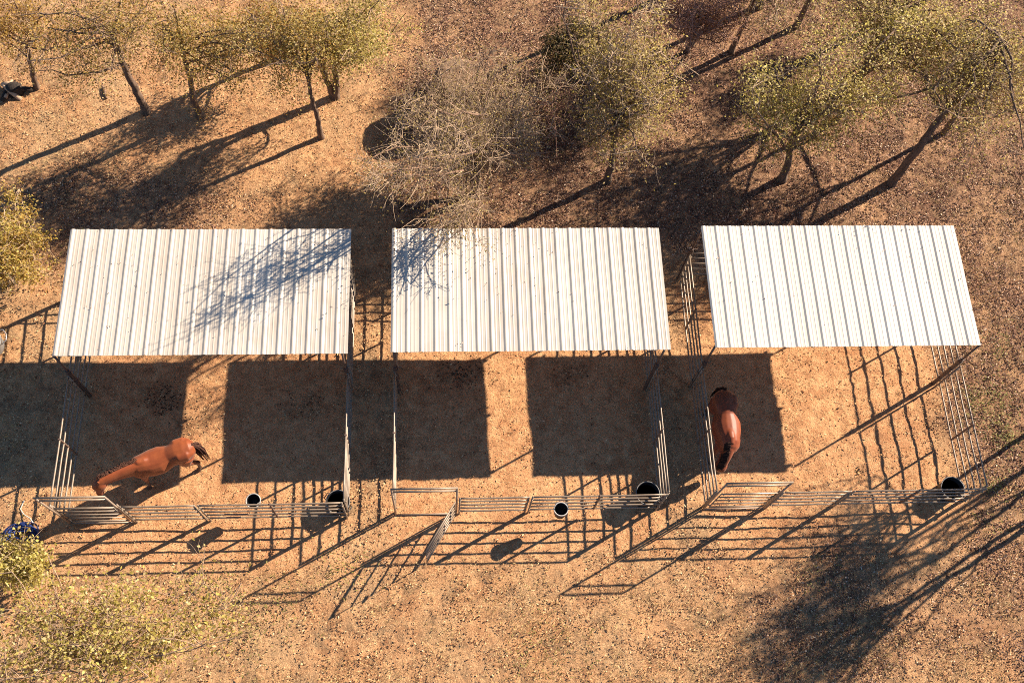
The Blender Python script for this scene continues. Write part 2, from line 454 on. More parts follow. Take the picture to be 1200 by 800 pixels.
# ------------------------------------------------------------------ shelters
def shelter(p, roofmat, label, seed):
    rxl, rxr, yf, yb = p['rxl'], p['rxr'], p['ryf'], p['ryb']
    W = rxr - rxl; D = yb - yf; zf, zb = 2.78, 2.83
    root = thing('horse_shelter', label, 'shelter', (rxl, yf, 0), 0, 'roofed shelters over the pens')
    zat = lambda y: zf + (zb - zf) * y / D
    # ribbed sheet: profile along x
    rnd = random.Random(seed)
    prof = []
    n = 20; pitch = W / n
    prof.append((0, 0.0))
    for k in range(n):
        x0 = k * pitch
        for dx, z in ((.040, .021), (.068, .021), (.108, 0), (.135, .004), (.150, .004), (.160, 0), (.212, 0), (.222, .004), (.237, .004), (.247, 0), (pitch - .004, 0)):
            prof.append((x0 + dx * pitch / .311 if dx < .3 else x0 + dx, z))
    ny = 14; V = []; F = []
    for j in range(ny + 1):
        y = D * j / ny
        for i, (x, z) in enumerate(prof):
            sag = .006 * math.sin(y * 2.4 + x * .7 + seed) + .004 * math.sin(x * 3.1 + seed * 2)
            V.append((x, y, zat(y) + z + sag))
    m = len(prof)
    for j in range(ny):
        for i in range(m - 1):
            F.append((j * m + i, j * m + i + 1, (j + 1) * m + i + 1, (j + 1) * m + i))
    o = link_mesh('roof', V, F, roofmat, root)
    so = o.modifiers.new('thickness', 'SOLIDIFY'); so.thickness = .004; so.offset = -1
    # purlins under the sheet and two side rafters
    for y in (.10, D * .5, D - .10):
        b = MB(); b.box((W / 2, y, zat(y) - .062), (W - .06, .05, .075)); b.build('purlin', M['purlin'], root)
    for x in (.32, W - .32):
        b = MB(); b.tube([(x, .06, zat(.06) - .135), (x, D - .06, zat(D - .06) - .135)], .03, 10); b.build('rafter', M['post'], root)
    # corner posts: slim upper pipe telescoped in a thicker lower sleeve
    for x, y in ((p['xl'] - rxl + .03, .06), (p['xr'] - rxl - .03, .06), (p['xl'] - rxl + .03, D - .06), (p['xr'] - rxl - .03, D - .06)):
        b = MB(); b.tube([(x, y, 1.0), (x, y, zat(y) - .07)], .028, 10)
        po = b.build('post', M['post'], root, True)
        b = MB(); b.tube([(x, y, -.04), (x, y, 1.74)], .052, 12)
        for z in (.45, 1.1, 1.60): b.tube([(x, y, z - .03), (x, y, z + .03)], .064, 12)
        b.build('sleeve', M['post'], po, False)
        b = MB(); b.tube([(x - .15 if x > 1 else x + .15, y, 1.70), (x - .06 if x > 1 else x + .06, y, 1.70)], .012, 6); b.build('pin', M['stay'], po)
    return root

# ------------------------------------------------------------------ corral panels
RZ = [.29, .60, .91, 1.215, 1.52 - .02]
panel_cache = {}
def make_panel(L, stay=True):
    """along local +x from 0 to L, standing on z=0"""
    root = thing('corral_panel', '', 'corral panel', (0, 0, 0), 0, 'pipe corral panels round the pens')
    rnd = random.Random(int(L * 1000))
    g = .045
    for k, z in enumerate(RZ):
        b = MB(); pts = []
        for i in range(9):
            x = g + (L - 2 * g) * i / 8
            pts.append((x, rnd.uniform(-.004, .004), z - .010 * math.sin(math.pi * i / 8) + rnd.uniform(-.003, .003)))
        b.tube(pts, .0215, 10); b.build('rail', M['rail'], root, True)
    for x in (g, L - g):
        b = MB(); b.tube([(x, 0, -.05), (x, 0, .05), (x, 0, FH)], .024, 10)
        for z in (.42, 1.30):
            b.tube([(x - .045 if x > 1 else x + .045, 0, z), (x, 0, z)], .014, 6)
            b.tube([(x, -.036, z - .03), (x, -.036, z + .03)], .018, 6)
        b.build('upright', M['rail'], root, True)
    if stay:
        b = MB(); b.box((L / 2, 0, (RZ[0] + RZ[-1]) / 2), (.032, .052, RZ[-1] - RZ[0] + .06)); b.build('stay', M['stay'], root)
    return root

PROTO = {}
def place_panel(kind, a, b, label):
    """put a panel of the given kind with its ends at a and b"""
    L0 = {'long': 3.30, 'short': 1.76}[kind]
    if kind not in PROTO:
        o = PROTO[kind] = make_panel(L0, kind == 'long')
    else:
        o = copy_tree(PROTO[kind])
    d = Vector((b[0] - a[0], b[1] - a[1], 0))
    o.location = (a[0], a[1], 0); o.rotation_euler = (0, 0, math.atan2(d.y, d.x)); o.scale = (d.length / L0, 1, 1)
    o['label'] = label
    return o

def bow_gate(p, label, swing=None):
    G = p['gw']; root = thing('bow_gate', label, 'gate', (p['xl'], p['yf'], 0), 0, 'tall bow gates of the pens')
    r = .024
    for x in (0.0, G):
        b = MB()
        b.tube([(x, 0, -.05), (x, 0, BH - .03)], r, 10)
        b.tube([(x, .055, .02), (x, .055, FH)], .02, 8)
        for z in (.25, .8, 1.35): b.tube([(x, .0, z), (x, .055, z)], .014, 6)
        bo = b.build('bow_leg', M['bow'], root, True)
    for z in (BH, BH - .24):
        c = MB(); c.tube([(-.02, 0, z), (G / 2, 0, z + .004), (G + .02, 0, z)], r, 10); c.build('header_bar', M['rail'], root, True)
    c = MB(); c.tube([(0, 0, .03), (G, 0, .03)], .02, 8); c.build('ground_bar', M['bow'], root, True)
    # the swinging leaf
    LG = G - .14
    b = MB(); b.tube([(-.05, 0, .40), (.03, 0, .40), (.03, 0, FH - .03), (LG, 0, FH - .03), (LG, 0, .20), (.03, 0, .20), (.03, 0, .42)], .017, 8)
    leaf = b.build('gate_leaf', M['rail'], root, True)
    for z in RZ:
        c = MB(); c.tube([(.03, 0, z - .045), (LG, 0, z - .045)], .0175, 10); c.build('rail', M['rail'], leaf, True)
    c = MB(); c.box((LG - .03, .03, .98), (.16, .03, .05)); c.tube([(LG - .05, .03, .98), (LG + .08, .03, .98)], .01, 6); c.build('latch', M['stay'], leaf)
    if swing is None:
        leaf.location = (.07, 0, 0)
    else:
        leaf.location = (G - .03, -.06, 0); leaf.rotation_euler = (0, 0, swing)
    return root

# ------------------------------------------------------------------ tubs, buckets, hose
def tub(loc, r, h, label, tilt=0):
    root = thing('rubber_tub', label, 'tub', (loc[0], loc[1], loc[2] if len(loc) > 2 else 0), random.random() * 6, 'black tubs in the pen corners')
    b = MB()
    b.lathe([(.001, -.02), (r * .84, -.02), (r * .88, .01), (r * .97, h * .95), (r, h), (r * .975, h + .004), (r * .94, h * .94), (r * .84, .06), (.001, .055)], 36, (0, 0, 0), .015)
    b.build('body', M['rubber'], root, True)
    b = MB(); pts = [(r * 1.0 * math.cos(a), r * 1.0 * math.sin(a), h) for a in [2 * math.pi * k / 40 for k in range(41)]]
    b.tube(pts, .013, 6, False); b.build('rim', M['bucketgrey'], root, True)
    b = MB(); b.lathe([(.001, h * .62), (r * .9, h * .62)], 32); b.build('water', M['water'], root)
    for s in (-1, 1):
        b = MB(); b.tube([(s * r * .98, -.09, h * .8), (s * (r + .06), -.08, h * .83), (s * (r + .06), .08, h * .83), (s * r * .98, .09, h * .8)], .014, 6); b.build('handle', M['rubber'], root, True)
    return root

def bucket(loc, label, lean):
    root = thing('feed_bucket', label, 'bucket', loc, 0, 'buckets hung on the front rails')
    r = .17; h = .34
    b = MB()
    b.lathe([(.001, -h), (r * .74, -h), (r * .78, -h + .02), (r * .95, -.02), (r, 0), (r * .95, .002), (r * .9, -.04), (r * .72, -h + .03), (.001, -h + .025)], 28)
    bo = b.build('body', M['rubber'], root, True)
    b = MB(); pts = [(r * math.cos(2 * math.pi * k / 32), r * math.sin(2 * math.pi * k / 32), 0) for k in range(33)]
    b.tube(pts, .014, 6, False); b.build('rim', M['rimgrey'], root, True)
    b = MB(); pts = []
    for k in range(13):
        a = math.pi * k / 12; pts.append((r * math.cos(a), lean * .8 * r * math.sin(a), .20 * math.sin(a)))
    b.tube(pts, .006, 6, False); b.build('bail', M['wire'], root, True)
    root.rotation_euler = (lean * -.12, 0, 0)
    return root

def hose_coil(loc, label):
    root = thing('hose', label, 'hose', (loc[0], loc[1], 0), 0)
    rnd = random.Random(4); pts = []
    N = 26 * 11
    for k in range(N):
        a = 2 * math.pi * k / 26
        lap = k / 26
        rx = .33 + .09 * math.sin(lap * 2.1) + .04 * math.sin(a * 1.3 + lap); ry = .21 + .08 * math.cos(lap * 1.7)
        pts.append((rx * math.cos(a) + .05 * math.sin(lap * 3.3), ry * math.sin(a) + .05 * math.cos(lap * 2.3), .03 + .022 * (lap % 6) + .05 * math.sin(a * 2 + lap * 2) ** 2))
    b = MB(); b.tube(pts, .017, 6); b.build('coil', M['hose'], root, True)
    b = MB()
    b.tube([(.25, .28, .18), (.15, .40, .14), (-.05, .52, .05), (-.16, .66, .03), (-.12, .82, .02)], .013, 6)
    b.build('loose_end', M['hosepale'], root, True)
    b = MB(); b.tube([(-.12, .82, .02), (-.10, .90, .02)], .02, 8); b.build('nozzle', M['wire'], root, True)
    return root

# ------------------------------------------------------------------ trees
def bez(a, b, bend, n):
    a, b, bend = np.array(a), np.array(b), np.array(bend)
    t = np.linspace(0, 1, n)[:, None]; m = (a + b) / 2 + bend
    return (1 - t) ** 2 * a + 2 * t * (1 - t) * m + t * t * b

def np_tubes(paths, sides):
    """paths: list of (pts(n,3), r(n)); returns verts, faces"""
    V = []; F = []; base = 0
    for pts, rr in paths:
        n = len(pts)
        t = np.gradient(pts, axis=0); t /= np.linalg.norm(t, axis=1)[:, None] + 1e-9
        ref = np.array([.31, .17, .93]) if abs(t[0] @ np.array([.31, .17, .93])) < .9 else np.array([1., 0, 0])
        u = np.cross(t, ref); u /= np.linalg.norm(u, axis=1)[:, None] + 1e-9; w = np.cross(t, u)
        a = np.arange(sides) * 2 * np.pi / sides
        ring = pts[:, None, :] + (u[:, None, :] * np.cos(a)[None, :, None] + w[:, None, :] * np.sin(a)[None, :, None]) * np.asarray(rr)[:, None, None]
        V.append(ring.reshape(-1, 3))
        i = np.arange(n - 1)[:, None] * sides; k = np.arange(sides)[None, :]; k2 = (k + 1) % sides
        f = np.stack([i + k, i + k2, i + sides + k2, i + sides + k], -1).reshape(-1, 4) + base
        F.append(f); base += n * sides
    return np.concatenate(V), np.concatenate(F)

def tube_obj(name, paths, sides, mat, parent):
    V, F = np_tubes(paths, sides)
    me = bpy.data.meshes.new(name)
    me.vertices.add(len(V)); me.vertices.foreach_set('co', V.astype(np.float32).ravel())
    F = F.astype(np.int32)
    me.loops.add(F.size); me.loops.foreach_set('vertex_index', F.ravel())
    me.polygons.add(len(F)); me.polygons.foreach_set('loop_start', np.arange(0, F.size, 4, dtype=np.int32)); me.polygons.foreach_set('loop_total', np.full(len(F), 4, dtype=np.int32))
    me.polygons.foreach_set('use_smooth', np.ones(len(F), dtype=bool)); me.update(calc_edges=True)
    me.materials.append(mat)
    o = bpy.data.objects.new(name, me); COL.objects.link(o); o.parent = parent
    return o

def tree(name, label, cat, base, trunks, crown, limbs=6, subs=6, twigs=6, leaves=5000, leaf=(.035, .02), lm='olive', bark='bark', twig='twig',
         r0=.09, seed=1, group='trees round the pens', twig_len=.55, clump=.10, droop=0.0, lm2=None, mix=.0, twr=1.0):
    """trunks: list of polylines (relative to base); crown: list of (centre, radii) ellipsoids relative to base"""
    rg = np.random.default_rng(seed)
    root = thing(name, label, cat, (base[0], base[1], 0), 0, group)
    tp = []; bp = []; tips = []
    tot = sum(c[1][0] * c[1][1] * c[1][2] for c in crown)
    for ti, tk in enumerate(trunks):
        pts = np.array(tk, float)
        # resample smooth
        t = np.linspace(0, len(pts) - 1, 4 * len(pts)); i0 = np.clip(t.astype(int), 0, len(pts) - 2); fr = (t - i0)[:, None]
        P = pts[i0] * (1 - fr) + pts[i0 + 1] * fr
        P[1:-1] = (P[:-2] + 2 * P[1:-1] + P[2:]) / 4
        P[1:] += rg.normal(0, .012, (len(P) - 1, 3))
        rr = np.linspace(r0 * (1 if ti == 0 else .75), r0 * .52, len(P)); rr[0] *= 1.35; rr[1] *= 1.1
        P[0, 2] = -.08
        tp.append((P, rr))
        for cc, cr in crown:
            cc = np.array(cc, float); cr = np.array(cr, float)
            nl = max(2, int(round(limbs * cr[0] * cr[1] * cr[2] / tot / len(trunks))))
            for l in range(nl):
                st = P[rg.integers(int(len(P) * .55), len(P))] if rg.random() < .5 else P[-1]
                d = rg.normal(0, 1, 3); d /= np.linalg.norm(d); d[2] = abs(d[2]) * .9 - .1
                tg = cc + d * cr * rg.uniform(.45, 1.2)
                tg[2] = max(tg[2], P[-1, 2] * .85)
                L = np.linalg.norm(tg - st)
                lp = bez(st, tg, rg.normal(0, .13 * L, 3) + np.array([0, 0, .12 * L]), 9)
                lp[1:-1] += rg.normal(0, .015 * L, (7, 3))
                rl = r0 * .42 * rg.uniform(.7, 1)
                (tp if rl > .02 else bp).append((lp, np.linspace(rl, .010, 9)))
                for s_ in range(subs):
                    k = rg.integers(2, 9); st2 = lp[k]
                    d = rg.normal(0, 1, 3); d /= np.linalg.norm(d)
                    tg2 = cc + d * cr * rg.uniform(.5, 1.25)
                    v = tg2 - st2; Lv = np.linalg.norm(v); tg2 = st2 + v * min(1, (.38 * cr.mean() + .35) / max(Lv, .01)) 
                    L2 = np.linalg.norm(tg2 - st2)
                    sp = bez(st2, tg2, rg.normal(0, .16 * L2, 3) + np.array([0, 0, .1 * L2]), 7)
                    bp.append((sp, np.linspace(.013, .006, 7) * twr))
                    for w_ in range(twigs):
                        k = rg.integers(2, 7); st3 = sp[k]
                        d = rg.normal(0, 1, 3) + (st3 - lp[max(0, 4)]) * .6; d /= np.linalg.norm(d); d[2] -= droop
                        e = st3 + d * twig_len * rg.uniform(.4, 1.1)
                        wp = bez(st3, e, rg.normal(0, .12 * twig_len, 3), 5)
                        bp.append((wp, np.linspace(.0065, .003, 5) * twr)); tips.append(wp[1:])
    tube_obj('trunk', tp, 7, M[bark], root)
    tube_obj('branches', bp, 4, M[twig], root)
    if leaves:
        T = np.concatenate(tips)
        # leaves gather on a share of the twigs: light and dark clumps with gaps
        w = rg.uniform(0, 1, len(tips)) ** 3 + .02; w = np.repeat(w, 4); w /= w.sum()
        idx = rg.choice(len(T), leaves, p=w)
        P = T[idx] + rg.normal(0, clump, (leaves, 3))
        global rng
        keep = rng; rng = rg
        L = rg.uniform(.6, 1.25, leaves) * leaf[0]; W = rg.uniform(.6, 1.25, leaves) * leaf[1]
        if lm2 is not None:
            sel = rg.uniform(0, 1, leaves) < mix
            a = fast_mesh('crown', leaf_quads(P[~sel], L[~sel], W[~sel], 1.1), 4, LEAF[lm], root)
            fast_mesh('crown', leaf_quads(P[sel], L[sel], W[sel], 1.1), 4, LEAF[lm2], root)
        else:
            fast_mesh('crown', leaf_quads(P, L, W, 1.1), 4, LEAF[lm], root)
        rng = keep
    return root

# ------------------------------------------------------------------ horses
def mat_horse(name, body, light, dark, legdark):
    t = NT(name); v = t.coord()
    n = t.noise(v, 3.0, 4, .6); f = t.noise(t.coord((30, 30, 8)), 4, 3, .6)
    c = t.mix(t.ramp(n, [(.35, 0), (.7, .6)]), body, light)
    c = t.mix(t.ramp(f, [(.35, .25), (.6, 0)]), c, dark)
    sx = t.node('ShaderNodeSeparateXYZ'); t.link(v, sx.inputs[0])
    c = t.mix(t.ramp(sx.outputs['Z'], [(.42, 1), (.78, 0)]), c, legdark)
    t.color(c); t.set(.5, 0, .3)
    if 'Sheen Weight' in t.b.inputs: t.b.inputs['Sheen Weight'].default_value = .08
    t.bump(f, .08, .01)
    return t.m

def loft(mb, secs, n=18):
    """secs: (centre, half width sideways, half height)"""
    C = [Vector(s[0]) for s in secs]; m = len(C); V = []; F = []
    Y = Vector((0, 1, 0))
    for i in range(m):
        t = C[min(i + 1, m - 1)] - C[max(i - 1, 0)]; t.normalize()
        sd = (Y - t * Y.dot(t)).normalized(); nr = t.cross(sd)
        for k in range(n):
            a = 2 * math.pi * k / n
            V.append(C[i] + sd * math.cos(a) * secs[i][1] + nr * math.sin(a) * secs[i][2])
    for i in range(m - 1):
        for k in range(n):
            k2 = (k + 1) % n; F.append((i * n + k, i * n + k2, (i + 1) * n + k2, (i + 1) * n + k))
    F.append(tuple(range(n - 1, -1, -1))); F.append(tuple((m - 1) * n + k for k in range(n)))
    mb.add(V, F)

def horse(label, loc, rz, mat, hair, neck, head, tail, legs, mane_side, seed, girth=1.0):
    root = thing('horse', label, 'horse', (loc[0], loc[1], 0), rz, 'horses in the pens')
    rnd = random.Random(seed)
    b = MB()
    loft(b, [((-.83, 0, 1.20), .05, .08), ((-.79, 0, 1.20), .14, .17), ((-.70, 0, 1.205), .225, .245), ((-.56, 0, 1.20), .275, .275), ((-.40, 0, 1.18), .28, .29),
             ((-.20, 0, 1.13), .245, .295), ((.03, 0, 1.09), .315, .335), ((.26, 0, 1.09), .305, .35), ((.44, 0, 1.12), .262, .355), ((.58, 0, 1.14), .235, .325), ((.70, 0, 1.13), .195, .25), ((.78, 0, 1.12), .14, .17), ((.82, 0, 1.12), .06, .08)])
    # withers ridge and croup muscles
    loft(b, [((.18, 0, 1.35), .05, .05), ((.36, 0, 1.41), .085, .075), ((.50, 0, 1.44), .075, .075), ((.64, 0, 1.39), .06, .07)])
    for s in (-1, 1):
        loft(b, [((-.72, s * .12, 1.22), .08, .12), ((-.58, s * .15, 1.26), .135, .17), ((-.40, s * .15, 1.27), .13, .17), ((-.22, s * .12, 1.24), .09, .12)])
        loft(b, [((.36, s * .17, 1.02), .07, .16), ((.50, s * .17, 1.08), .10, .24), ((.64, s * .14, 1.10), .09, .19), ((.72, s * .11, 1.08), .05, .1)])
    # neck
    N = [Vector(p) for p in neck]; k = len(N)
    secs = []
    for i, c in enumerate(N):
        f = i / (k - 1); secs.append((c, .102 + .10 * (1 - f) ** 1.5, .175 + .17 * (1 - f) ** 1.2))
    loft(b, secs)
    # head from poll to muzzle
    P, Q = Vector(head[0]), Vector(head[1])
    hs = []
    for f, w, h in ((-.10, .045, .05), (-.02, .085, .09), (.12, .105, .135), (.28, .105, .150), (.42, .088, .125), (.58, .068, .095), (.74, .058, .080), (.88, .062, .080), (.97, .055, .065), (1.02, .03, .035)):
        hs.append((P + (Q - P) * f, w * 1.25, h * 1.2))
    loft(b, hs)
    t = (Q - P).normalized(); sd = (Vector((0, 1, 0)) - t * t.y).normalized(); fr = t.cross(sd)
    if fr.x < 0 and abs(t.z) > .5: fr = -fr
    for s in (-1, 1):   # ears
        a = P + sd * s * .06 + fr * .02
        loft(b, [(a + t * .03, .032, .03), (a - t * .05, .036, .026), (a - t * .10 + fr * .02, .028, .018), (a - t * .155 + fr * .035, .006, .006)], 10)
    # legs: joints as paths, thick above, thin cannon, hoof
    for front, s, dx, lift in legs:
        y = s * .165
        if front:
            J = [((.50, s * .15, 1.08), .11, .17), ((.53 + dx * .1, y, .90), .085, .12), ((.55 + dx * .3, y, .72), .066, .082), ((.56 + dx * .55, y, .52), .052, .058), ((.565 + dx * .62, y, .45), .053, .058), ((.565 + dx * .75, y, .36), .037, .042), ((.565 + dx * .95, y, .19), .033, .038), ((.575 + dx, y, .145), .040, .044), ((.60 + dx, y, .09), .038, .042), ((.615 + dx, y, .06), .054, .060), ((.625 + dx, y, -.005), .062, .070)]
        else:
            J = [((-.52, s * .16, 1.10), .14, .22), ((-.47 + dx * .1, y + s * .01, .92), .115, .18), ((-.47 + dx * .25, y + s * .01, .78), .09, .13), ((-.58 + dx * .5, y, .64), .058, .085), ((-.665 + dx * .65, y, .54), .050, .068), ((-.665 + dx * .7, y, .47), .045, .058), ((-.64 + dx * .8, y, .34), .036, .043), ((-.625 + dx * .95, y, .19), .034, .040), ((-.61 + dx, y, .145), .041, .046), ((-.585 + dx, y, .09), .039, .043), ((-.57 + dx, y, .06), .054, .060), ((-.56 + dx, y, -.005), .062, .070)]
        loft(b, J, 14)
    body = link_mesh('body', b.v, b.f, mat, root, True)
    rm = body.modifiers.new('skin', 'REMESH'); rm.mode = 'VOXEL'; rm.voxel_size = .017
    sm = body.modifiers.new('soften', 'SMOOTH'); sm.factor = .5; sm.iterations = 5
    dg = bpy.context.evaluated_depsgraph_get(); ev = body.evaluated_get(dg)
    me = bpy.data.meshes.new_from_object(ev); body.modifiers.clear(); old = body.data; body.data = me; bpy.data.meshes.remove(old)
    me.name = 'body'
    me.polygons.foreach_set('use_smooth', np.ones(len(me.polygons), dtype=bool))
    if not me.materials: me.materials.append(mat)
    # eyes and nostrils
    for s in (-1, 1):
        c = P + (Q - P) * .30 + sd * s * .098 + fr * .055
        e = MB(); e.lathe([(.001, -.02), (.016, -.013), (.021, 0), (.016, .013), (.001, .02)], 10, c); e.build('eye', M['rubber'], root, True)
    # mane: locks from the crest down one side
    b = MB()
    crest = [N[i] + Vector((0, 0, 0)) for i in range(k)]
    for q in range(230):
        f = .20 + .80 * rnd.random()
        ii = min(int(f * (k - 1)), k - 2); g = f * (k - 1) - ii
        c = N[ii].lerp(N[ii + 1], g); tt = (N[ii + 1] - N[ii]).normalized()
        nr = tt.cross((Vector((0, 1, 0)) - tt * tt.y).normalized())
        if nr.z < 0: nr = -nr
        hh = .175 + .17 * (1 - f) ** 1.2
        top = c + nr * (hh * .97)
        L = rnd.uniform(.14, .24); si = Vector((0, mane_side, 0))
        sp = rnd.uniform(.45, 1.1)
        p1 = top + si * .06 * sp + nr * .03 + tt * rnd.uniform(-.05, .05); p2 = top + si * (.105 + .03 * rnd.random()) * sp - Vector((0, 0, L * .35)) + tt * rnd.uniform(-.03, .03); p3 = top + si * (.125 + .03 * rnd.random()) * sp - Vector((0, 0, L)) + tt * rnd.uniform(-.06, .06)
        b.tube([top - nr * .02, p1, p2, p3], [.014, .020, .015, .004], 5)
    for q in range(8):
        a = P + sd * rnd.uniform(-.03, .03)
        b.tube([a - t * .05, a + fr * .10 + t * .02, a + fr * .12 + t * rnd.uniform(.14, .22)], [.012, .016, .004], 5)
    b.build('mane', hair, root, True)
    # tail
    b = MB(); T = [Vector(p) for p in tail]
    b.tube([T[0] + (T[0] - T[1]).normalized() * .06] + T[:3], [.045, .04, .035, .02], 8)
    for q in range(34):
        o = Vector((rnd.uniform(-1, 1), rnd.uniform(-1, 1), 0)); pts = []; rr = []
        for i, c in enumerate(T):
            f = i / (len(T) - 1); w = .025 + .085 * math.sin(min(1, f * 1.25) * math.pi * .75)
            pts.append(c + o * w + Vector((rnd.uniform(-.01, .01), rnd.uniform(-.01, .01), -.04 * rnd.random() * f))); rr.append(.024 * (1 - f * .7))
        b.tube(pts, rr, 5)
    b.build('tail', hair, root, True)
    root.scale = (1, girth, 1)
    return root

# ------------------------------------------------------------------ build
ground()
scatter()
roof_leaves()

P1, P2, P3 = PENS
shelter(P1, M['roof1'], 'white roof shelter with broad blue tree shadow, over the pen of the paler chestnut horse', 1)
shelter(P2, M['roof2'], 'white ribbed metal roof shelter partly covered by an overhanging bare branchy tree', 2)
shelter(P3, M['roof3'], 'brightest white ribbed metal roof shelter, over the pen with the dark bay horse', 3)

NAMES = ['left', 'middle', 'right']
for p, nm in zip(PENS, NAMES):
    xl, xr, yf, g = p['xl'], p['xr'], p['yf'], p['gw']
    ym = (yf + YB) / 2; xm = (xl + xr) / 2
    jx = xl + g + (xr - xl - g) * .345
    pen = f'{nm} pen'
    place_panel('short', (xl + g + .03, yf), (jx, yf), f'short tan pipe panel beside the bow gate on the front of the {pen}')
    tubtxt = 'before the corner tub'
    place_panel('long', (jx, yf), (xr, yf), f'long tan five-rail panel on the front of the {pen}, {tubtxt}')
    place_panel('long', (xl, yf + .03), (xl, ym), f'sunlit open half of the pipe fence on the left side of the {pen}')
    place_panel('long', (xl, ym), (xl, YB - .03), f'roofed rear half of the pipe fence on the left side of the {pen}')
    place_panel('long', (xr, yf + .03), (xr, ym), f'open front half of the pipe fence on the right side of the {pen}')
    place_panel('long', (xr, ym), (xr, YB - .03), f'roofed rear half of the pipe fence on the right side of the {pen}')
    place_panel('long', (xl + .03, YB), (xm, YB), f'back fence panel under the roof at the rear left of the {pen}')
    place_panel('long', (xm, YB), (xr - .03, YB), f'back fence panel under the roof at the rear right of the {pen}')
bow_gate(P1, 'tall bow gate standing closed in front of the chestnut horse')
bow_gate(P2, 'tall bow gate with its leaf swung open outward', math.atan2(-1.15, -.69))
bow_gate(P3, 'tall bow gate standing closed near the dark bay horse')

tub((-2.57, 6.42), .29, .42, 'black round tub in the front corner of the pen with the walking chestnut horse')
tub((5.12, 6.465), .295, .5, 'black round tub with pale worn rim in the front corner of the middle pen')
tub((13.04, 6.46), .30, .42, 'black round tub in the front right corner of the pen with the dark bay horse')
bucket((-4.515, 6.34, .97), 'black bucket with grey rim hung inside the front rails of the left pen', -1)
bucket((2.86, 5.985, .98), 'black bucket with pale rim hung outside the front rails of the middle pen', 1)
hose_coil((-10.12, 5.83), 'blue coiled hose dropped on the dirt by the leafy bush outside the left pen')

# grey tub at the left edge
t_ = thing('feed_tub', 'grey round tub with a pale wire handle left of the left pen', 'tub', (-11.72, 10.75, 0), .4)
b = MB(); b.lathe([(.001, -.02), (.36, -.02), (.40, .05), (.44, .40), (.455, .42), (.43, .42), (.38, .08), (.001, .06)], 32, (0, 0, 0), .03); b.build('body', M['galv'], t_, True)
b = MB(); b.tube([(.42, -.20, .36), (.56, -.15, .40), (.60, .02, .40), (.55, .18, .38), (.40, .24, .36)], .013, 6); b.build('handle', M['wire'], t_, True)

# horses
mh1 = mat_horse('chestnut_coat', (.19, .043, .012), (.33, .088, .023), (.05, .012, .006), (.045, .022, .016))
mh2 = mat_horse('dark_bay_coat', (.18, .037, .011), (.30, .072, .019), (.05, .011, .006), (.022, .013, .011))
hair1 = mat_bark('dark_brown_horsehair', (.030, .012, .008), (.09, .040, .026), 30)
hair2 = mat_bark('black_horsehair', (.012, .006, .005), (.045, .020, .013), 30)
a1 = math.atan2(-.345, -.94)
horse('chestnut horse with dark mane standing behind the closed gate of the left pen', (-6.71, 7.37), a1, mh1, hair1,
      [(.42, 0, 1.13), (.62, .01, 1.19), (.83, .03, 1.26), (1.04, .06, 1.32), (1.25, .10, 1.37), (1.43, .13, 1.39)],
      [(1.44, .13, 1.42), (1.60, .22, .88)],
      [(-.79, 0, 1.33), (-.86, .02, 1.22), (-.88, .05, 1.03), (-.89, .08, .80), (-.91, .12, .56)],
      [(True, 1, .02, 0), (True, -1, .16, 0), (False, 1, -.04, 0), (False, -1, .20, 0)], -1, 5, 1.06)
horse('dark bay horse with black tail standing half in the shade of the right pen', (7.14, 8.08), R(-90.5), mh2, hair2,
      [(.40, 0, 1.12), (.54, 0, 1.14), (.67, -.02, 1.09), (.79, -.05, 1.00), (.89, -.08, .89), (.97, -.10, .78)],
      [(.97, -.10, .80), (1.04, -.11, .27)],
      [(-.78, 0, 1.33), (-.84, 0, 1.22), (-.87, -.02, 1.03), (-.88, -.04, .80), (-.88, -.05, .52)],
      [(True, 1, .0, 0), (True, -1, .10, 0), (False, 1, .10, 0), (False, -1, -.04, 0)], -1, 9, 1.17)

# hay bale half hidden by the bare tree
def mat_hay():
    t = NT('weathered_hay'); v = t.coord((1, 1, 1)); mp = t.coord((9, 1.2, 9))
    n = t.noise(mp, 9, 5, .75); m = t.noise(v, 3, 4, .6); f = t.noise(v, 46, 3, .7)
    c = t.ramp(n, [(.3, (.13, .07, .042)), (.5, (.30, .18, .11)), (.72, (.48, .31, .19))])
    c = t.mix(t.ramp(m, [(.45, 0), (.7, .45)]), c, (.22, .17, .13))
    c = t.mix(t.ramp(f, [(.3, .6), (.45, 0)]), c, (.08, .05, .03))
    t.color(c); t.set(.95, 0, .1); t.bump(n, 1, .06); return t.m
M['hay'] = mat_hay()
bale = thing('hay_bale', 'round weathered hay bale half hidden behind the bare branchy tree', 'hay bale', (.62, 18.42, 0), R(25))
rg = np.random.default_rng(3); V = []; F = []; n = 48
BP = [(.70, -.05), (.76, .10), (.775, .4), (.78, .8), (.77, 1.15), (.74, 1.33), (.66, 1.43), (.50, 1.47), (.30, 1.46), (.12, 1.47)]
for r, z in BP:
    for k in range(n):
        a = 2 * math.pi * k / n; rr = r * (1 + .03 * math.sin(3 * a + z) + rg.normal(0, .014))
        V.append((rr * math.cos(a), rr * math.sin(a), z + (rg.normal(0, .015) if z > 0 else 0)))
for i in range(len(BP) - 1):
    for k in range(n): F.append((i * n + k, i * n + (k + 1) % n, (i + 1) * n + (k + 1) % n, (i + 1) * n + k))
F.append(tuple(range(n - 1, -1, -1))); F.append(tuple((len(BP) - 1) * n + k for k in range(n)))
link_mesh('bale_body', V, F, M['hay'], bale, True)

